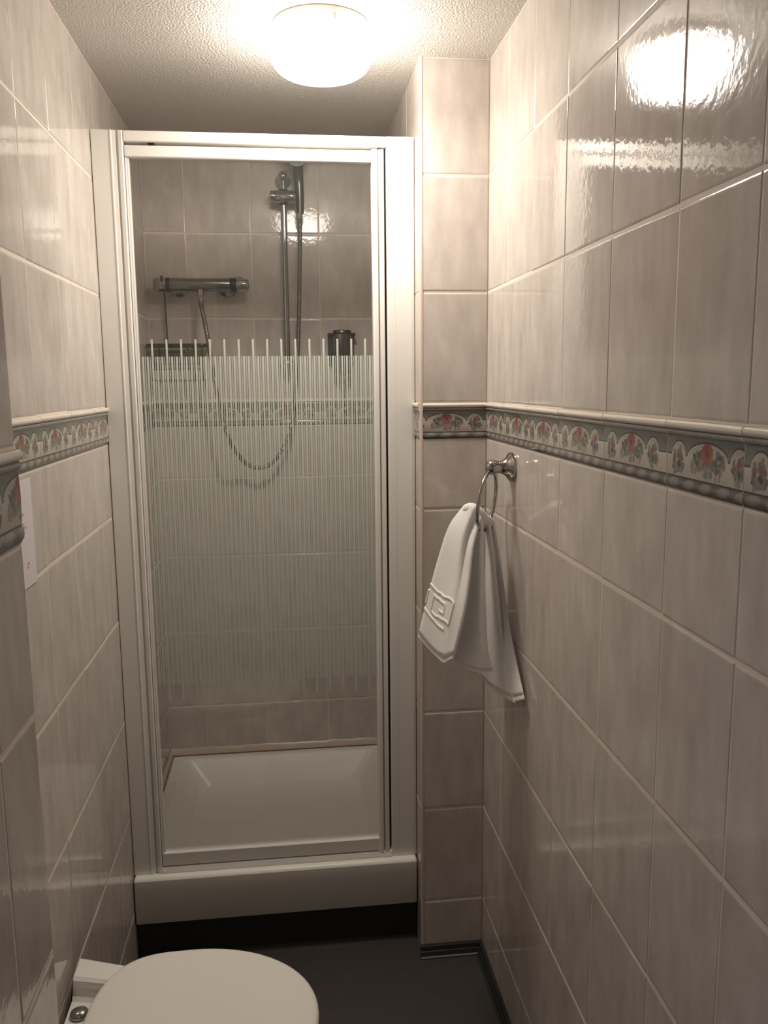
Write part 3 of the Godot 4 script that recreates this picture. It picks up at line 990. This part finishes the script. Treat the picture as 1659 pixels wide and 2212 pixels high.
# fold lines of the hanging towel, each from the ring down to the hem
const FOLDS := {
	"A": [
		[Vector3(-0.107, 1.249, 0.245), Vector3(-0.135, 1.205, 0.225), Vector3(-0.155, 1.128, 0.200), Vector3(-0.176, 1.033, 0.180), Vector3(-0.197, 0.934, 0.165)],
		[Vector3(-0.100, 1.257, 0.265), Vector3(-0.128, 1.195, 0.260), Vector3(-0.146, 1.102, 0.250), Vector3(-0.163, 1.004, 0.235), Vector3(-0.174, 0.916, 0.225)],
		[Vector3(-0.092, 1.252, 0.280), Vector3(-0.118, 1.190, 0.290), Vector3(-0.133, 1.113, 0.300), Vector3(-0.150, 1.023, 0.305), Vector3(-0.163, 0.917, 0.300)],
		[Vector3(-0.086, 1.243, 0.275), Vector3(-0.110, 1.184, 0.285), Vector3(-0.124, 1.105, 0.310), Vector3(-0.140, 1.029, 0.325), Vector3(-0.157, 0.929, 0.325)],
		[Vector3(-0.078, 1.229, 0.285), Vector3(-0.101, 1.174, 0.310), Vector3(-0.114, 1.099, 0.330), Vector3(-0.129, 1.029, 0.345), Vector3(-0.151, 0.940, 0.345)],
	],
	"B": [
		[Vector3(-0.090, 1.219, 0.240), Vector3(-0.100, 1.141, 0.247), Vector3(-0.111, 1.039, 0.255), Vector3(-0.130, 0.971, 0.270), Vector3(-0.133, 0.911, 0.285)],
		[Vector3(-0.082, 1.226, 0.258), Vector3(-0.088, 1.147, 0.280), Vector3(-0.095, 1.050, 0.300), Vector3(-0.105, 0.972, 0.310), Vector3(-0.112, 0.905, 0.320)],
		[Vector3(-0.076, 1.224, 0.268), Vector3(-0.083, 1.151, 0.298), Vector3(-0.087, 1.057, 0.325), Vector3(-0.088, 0.962, 0.345), Vector3(-0.082, 0.911, 0.352)],
		[Vector3(-0.071, 1.218, 0.262), Vector3(-0.075, 1.148, 0.285), Vector3(-0.076, 1.052, 0.310), Vector3(-0.075, 0.956, 0.330), Vector3(-0.063, 0.906, 0.335)],
	],
	"C": [
		[Vector3(-0.068, 1.208, 0.225), Vector3(-0.064, 1.131, 0.205), Vector3(-0.062, 1.001, 0.200), Vector3(-0.067, 0.893, 0.205), Vector3(-0.066, 0.858, 0.215)],
		[Vector3(-0.061, 1.213, 0.230), Vector3(-0.051, 1.131, 0.205), Vector3(-0.046, 1.002, 0.205), Vector3(-0.043, 0.896, 0.215), Vector3(-0.033, 0.824, 0.225)],
		[Vector3(-0.056, 1.217, 0.245), Vector3(-0.048, 1.141, 0.255), Vector3(-0.040, 1.020, 0.272), Vector3(-0.031, 0.920, 0.288), Vector3(-0.024, 0.840, 0.346)],
		[Vector3(-0.051, 1.216, 0.240), Vector3(-0.043, 1.139, 0.250), Vector3(-0.032, 1.019, 0.268), Vector3(-0.025, 0.919, 0.288), Vector3(-0.024, 0.848, 0.371)],
	],
	"D": [
		[Vector3(-0.046, 1.212, 0.215), Vector3(-0.036, 1.130, 0.207), Vector3(-0.030, 1.010, 0.239), Vector3(-0.030, 0.919, 0.288), Vector3(-0.030, 0.842, 0.342)],
		[Vector3(-0.045, 1.216, 0.230), Vector3(-0.030, 1.129, 0.227), Vector3(-0.020, 1.009, 0.254), Vector3(-0.020, 0.925, 0.312), Vector3(-0.020, 0.850, 0.371)],
		[Vector3(-0.042, 1.216, 0.240), Vector3(-0.024, 1.121, 0.237), Vector3(-0.010, 1.005, 0.259), Vector3(-0.010, 0.927, 0.327), Vector3(-0.010, 0.863, 0.394)],
	],
}

func line_at(l: Array, s: float) -> Vector3:
	var f := clampf(s, 0.0, 1.0) * (l.size() - 1)
	var i := mini(int(f), l.size() - 2)
	return l[i].cubic_interpolate(l[i + 1], l[maxi(i - 1, 0)], l[mini(i + 2, l.size() - 1)], f - i)

func cloth_at(lines: Array, r: float, s: float) -> Vector3:
	var pts := []
	for l in lines:
		pts.append(line_at(l, s))
	return line_at(pts, r)

# a folded layer with real thickness, hem included
func cloth(lines: Array, thick: float, s0 := 0.0, s1 := 1.0, nu := 20, nv := 30) -> ArrayMesh:
	var front := []
	var back := []
	for i in nv + 1:
		var a := []
		var b := []
		for j in nu + 1:
			var r := float(j) / nu
			var s := lerpf(s0, s1, float(i) / nv)
			var p := cloth_at(lines, r, s)
			var du := cloth_at(lines, minf(r + 0.02, 1.0), s) - cloth_at(lines, maxf(r - 0.02, 0.0), s)
			var dv := cloth_at(lines, r, minf(s + 0.02, 1.0)) - cloth_at(lines, r, maxf(s - 0.02, 0.0))
			var n := dv.cross(du).normalized()
			var k := 1.0 if j > 0 and j < nu else 0.45
			a.append(p + n * thick * 0.5 * k)
			b.append(p - n * thick * 0.5 * k)
		front.append(a)
		back.append(b)
	var st := begin()
	st.set_smooth_group(0)
	for i in nv:
		for j in nu:
			quad(st, front[i + 1][j], front[i + 1][j + 1], front[i][j + 1], front[i][j])
			quad(st, back[i][j], back[i][j + 1], back[i + 1][j + 1], back[i + 1][j])
		quad(st, front[i][0], back[i][0], back[i + 1][0], front[i + 1][0])
		quad(st, front[i + 1][nu], back[i + 1][nu], back[i][nu], front[i][nu])
	for j in nu:
		quad(st, front[0][j + 1], back[0][j + 1], back[0][j], front[0][j])
		quad(st, front[nv][j], back[nv][j], back[nv][j + 1], front[nv][j + 1])
	return done(st)

func build_towel() -> void:
	var t := thing("hand_towel", "white terry hand towel with woven key border hanging from the ring", "towel")
	var names := {"A": "front_fold", "B": "middle_fold", "C": "inner_fold", "D": "rear_fold"}
	for k in FOLDS:
		var lines: Array = FOLDS[k]
		part(names[k], cloth(lines, 0.0075 if k == "A" else 0.006, 0.0, 0.955), M.towel, t)
		part("hem", cloth(lines, 0.0045, 0.952, 1.0, 20, 3), M.hem, t)
	# the gathered roll of cloth where it passes through the ring
	var st := begin()
	var roll := smooth_path([Vector3(-0.108, 1.236, 0.25), Vector3(-0.1, 1.2465, 0.262), Vector3(-0.086, 1.238, 0.262), Vector3(-0.07, 1.222, 0.25), Vector3(-0.05, 1.212, 0.236), Vector3(-0.04, 1.206, 0.23)], 5)
	var rr := []
	for i in roll.size():
		var s := float(i) / (roll.size() - 1)
		rr.append(0.003 + 0.0135 * sin(PI * clampf(s * 0.9 + 0.08, 0, 1)))
	tube(st, roll, rr, 16)
	part("gathered_top", done(st), M.towel, t)
	# raised key pattern woven across the front fold
	var A: Array = FOLDS["A"]
	var key := [
		[Vector2(0.02, 0.665), Vector2(0.25, 0.615), Vector2(0.60, 0.675), Vector2(0.575, 0.740), Vector2(0.550, 0.795), Vector2(0.300, 0.750), Vector2(0.138, 0.765), Vector2(0.138, 0.715), Vector2(0.138, 0.670), Vector2(0.250, 0.650), Vector2(0.388, 0.675), Vector2(0.388, 0.705), Vector2(0.388, 0.730), Vector2(0.250, 0.705)],
		[Vector2(0.015, 0.700), Vector2(0.015, 0.740), Vector2(0.015, 0.785)],
		[Vector2(0.015, 0.81), Vector2(0.238, 0.785), Vector2(0.488, 0.825)],
	]
	for b in key:
		var path := []
		for i in b.size() - 1:
			for q in 6:
				var rs: Vector2 = b[i].lerp(b[i + 1], q / 6.0)
				var p := cloth_at(A, rs.x, rs.y)
				var du := cloth_at(A, rs.x + 0.02, rs.y) - cloth_at(A, maxf(rs.x - 0.02, 0), rs.y)
				var dv := cloth_at(A, rs.x, rs.y + 0.02) - cloth_at(A, rs.x, rs.y - 0.02)
				path.append(p + dv.cross(du).normalized() * 0.0012)
		part("woven_key", tube_mesh(path, 0.0048, 8), M.towel, t)

# ---------------------------------------------------------------- toilet
func build_toilet() -> void:
	var cz := 0.697
	var t := thing("toilet", "white toilet with closed lid against the left wall", "toilet", Vector3(-0.66, 0, cz))
	var ox := -0.66
	# rear deck: two raised shoulders with a lower ledge for the hinges between them
	var prof := [Vector2(-0.203, 0.0), Vector2(0.203, 0.0)]
	for p in [[0.203, 0.425], [0.2, 0.434], [0.193, 0.438], [0.146, 0.438], [0.139, 0.434], [0.134, 0.424], [0.129, 0.411], [0.122, 0.405]]:
		prof.append(Vector2(p[0], p[1]))
	for p in [[-0.122, 0.405], [-0.129, 0.411], [-0.134, 0.424], [-0.139, 0.434], [-0.146, 0.438], [-0.193, 0.438], [-0.2, 0.434], [-0.203, 0.425]]:
		prof.append(Vector2(p[0], p[1]))
	var st := begin()
	# u = -z so that u x v looks along -x
	var o := Vector3(XL + 0.012 - ox, 0.0, 0)
	var pr := []
	for p in prof:
		pr.append(Vector2(p.x, maxf(p.y, 0.2)))
	var back := []
	var front := []
	for p in pr:
		back.append(o + Vector3(0, p.y, -p.x))
		front.append(o + Vector3(0.115, p.y - (0.002 if p.y > 0.3 else 0.0), -p.x * 0.8))
	sheet(st, [back, front], true, -1)
	fan(st, front, o + Vector3(0.115, 0.3, 0), true)
	fan(st, back, o + Vector3(0, 0.3, 0), false)
	part("cistern_deck", done(st), M.ceramic, t)
	# bowl: rounded sections from the foot to the rim
	st = begin()
	var rows := []
	for s in [[0.0, -0.215, 0.06, 0.115], [0.02, -0.22, 0.07, 0.12], [0.12, -0.22, 0.06, 0.112], [0.22, -0.22, 0.1, 0.135], [0.31, -0.225, 0.165, 0.168], [0.37, -0.225, 0.19, 0.18], [0.398, -0.225, 0.194, 0.182], [0.404, -0.22, 0.19, 0.178]]:
		var ring := []
		for k in 48:
			var a := TAU * k / 48.0
			var ca := cos(a)
			var x: float = (s[2] * signf(ca) * pow(absf(ca), 0.9)) if ca > 0 else (-s[1] * ca / 1.0)
			ring.append(Vector3(clampf(x, s[1], 9.0), s[0], -s[3] * signf(sin(a)) * pow(absf(sin(a)), 0.75)))
		rows.append(ring)
	sheet(st, rows, true, 0)
	fan(st, rows[-1], Vector3(0, 0.404, 0), true)
	fan(st, rows[0], Vector3(0, 0, 0), false)
	part("bowl", done(st), M.ceramic, t)
	part("seat", oval_slab(0.406, 0.4235, -0.172, 0.2, 0.182), M.seat, t)
	part("lid", oval_slab(0.4245, 0.4455, -0.2, 0.203, 0.189), M.seat, t)
	for z in [-0.085, 0.085]:
		st = begin()
		lathe(st, [Vector2(0, 0), Vector2(0.0155, 0), Vector2(0.0165, 0.004), Vector2(0.0145, 0.008), Vector2(0.009, 0.011), Vector2(0, 0.012)], 24, Transform3D(Basis(), Vector3(-0.221, 0.405, z)))
		part("hinge_cap", done(st), M.chrome, t)

# egg-shaped slab: blunt at the hinge, round at the front
func oval_slab(y0: float, y1: float, xb: float, xf: float, hw: float) -> ArrayMesh:
	var st := begin()
	var rows := []
	var r := 0.006
	for k in [[0.006, y0], [0.0015, y0 + 0.002], [0.0, y0 + 0.006], [0.0, y1 - 0.009], [0.0015, y1 - 0.005], [0.005, y1 - 0.0018], [0.011, y1 - 0.0004], [0.05, y1 + 0.0006], [0.12, y1 + 0.0012]]:
		var ring := []
		for j in 72:
			var a := TAU * j / 72.0
			var ca := cos(a)
			var sa := sin(a)
			# widest a little behind the middle
			var mx := -0.03
			var ex: float = (xf - mx - k[0]) if ca > 0 else (mx - xb - k[0])
			var pw := 1.0 if ca > 0 else 0.55
			var x: float = mx + ex * signf(ca) * pow(absf(ca), pw)
			var z: float = (hw - k[0]) * signf(sa) * pow(absf(sa), 0.96 if ca > 0 else 0.85)
			ring.append(Vector3(x, k[1], -z))
		rows.append(ring)
	sheet(st, rows, true, 0)
	fan(st, rows[-1], Vector3(-0.02, y1 + 0.0014, 0), true, 0)
	fan(st, rows[0], Vector3(-0.02, y0, 0), false)
	return done(st)

# ---------------------------------------------------------------- washbasin under the photographer, mirrored in the door
func build_basin() -> void:
	var t := thing("washbasin", "white oval washbasin with two chrome taps on the wall facing the shower", "washbasin", Vector3(-0.36, 0.0, ZBACK - 0.19))
	var st := begin()
	var rows := []
	for k in [[0.02, 0.68, 0.5], [0.1, 0.7, 0.6], [0.19, 0.75, 0.8], [0.23, 0.8, 0.95], [0.235, 0.84, 1.0], [0.232, 0.847, 1.0], [0.225, 0.85, 1.0], [0.2, 0.846, 0.95], [0.185, 0.82, 0.9], [0.14, 0.75, 0.8], [0.06, 0.72, 0.6], [0.01, 0.718, 0.5]]:
		var ring := []
		for j in 48:
			var a := TAU * j / 48.0
			var z: float = -sin(a) * k[0] * 0.78
			ring.append(Vector3(cos(a) * k[0], k[1], clampf(z, -9.0, 0.187)))
		rows.append(ring)
	sheet(st, rows, true, 0)
	fan(st, rows[0], Vector3(0, 0.68, 0), false)
	fan(st, rows[-1], Vector3(0, 0.718, 0), true)
	part("bowl", done(st), M.ceramic, t)
	part("tap_ledge", box_mesh(Vector3(-0.2, 0.79, 0.1), Vector3(0.2, 0.853, 0.188), 0.012), M.ceramic, t)
	for x in [-0.1, 0.1]:
		st = begin()
		lathe(st, [Vector2(0.017, 0.85), Vector2(0.013, 0.87), Vector2(0.012, 0.9), Vector2(0.02, 0.905), Vector2(0.02, 0.925), Vector2(0.012, 0.93), Vector2(0, 0.931)], 20, Transform3D(Basis(), Vector3(x, 0, 0.145)))
		tube(st, smooth_path([Vector3(x, 0.89, 0.145), Vector3(x, 0.895, 0.1), Vector3(x, 0.88, 0.075)], 4), 0.009, 12)
		part("tap", done(st), M.chrome, t)
	st = begin()
	lathe(st, [Vector2(0.1, 0.0), Vector2(0.09, 0.02), Vector2(0.075, 0.3), Vector2(0.085, 0.68), Vector2(0.1, 0.7)], 32, Transform3D(Basis(), Vector3(0, 0, 0.04)))
	part("pedestal", done(st), M.ceramic, t)

# ---------------------------------------------------------------- small things
func build_small_things() -> void:
	# torn paper strip stuck to the left wall, half hidden by the boxing
	var p := thing("paper_notice", "torn white paper strip with red print stuck on left wall tile", "paper", Vector3(XL + 0.0012, 1.19, 0.6))
	var st := begin()
	var wob := noise(71, 20.0, 2)
	var a := []
	var b := []
	for k in 13:
		var y := lerpf(0.0, 0.176, k / 12.0)
		a.append(Vector3(0.0004, y, 0.062 + 0.006 * wob.get_noise_1d(y)))
		b.append(Vector3(0.0007, y - 0.002 * (1.0 if k == 0 else 0.0), -0.043))
	sheet(st, [a, b])
	part("sheet", done(st), M.paper, p)
	for q in [[0.118, 0.004, 0.012], [0.096, -0.004, 0.012], [0.102, 0.006, 0.007], [0.036, -0.008, 0.01], [0.03, -0.002, 0.006]]:
		part("red_print", box_mesh(Vector3(0.0005, q[0], q[1]), Vector3(0.0011, q[0] + 0.0035, q[1] + q[2]), 0.0001), M.pink, p)
	# dabs of old adhesive on the shower's back wall
	for q in [[-0.832, 2.142, "dab of old adhesive on the narrow tile beside the shower's left corner"], [-0.736, 2.141, "dab of old adhesive on full tile above the valve's hose outlet"]]:
		st = begin()
		lathe(st, [Vector2(0.006, 0.0), Vector2(0.0048, 0.0016), Vector2(0.002, 0.0026), Vector2(0, 0.0027)], 9, along(Vector3.ZERO, Vector3(0, 0, 1)), 3, 0.3)
		var o := part("adhesive_dab", done(st), M.sealant, self, Vector3(q[0], q[1], ZB + 0.0003))
		o.name = numbered("adhesive_dab")
		tag(o, q[2], "adhesive", "adhesive dabs on the shower wall")
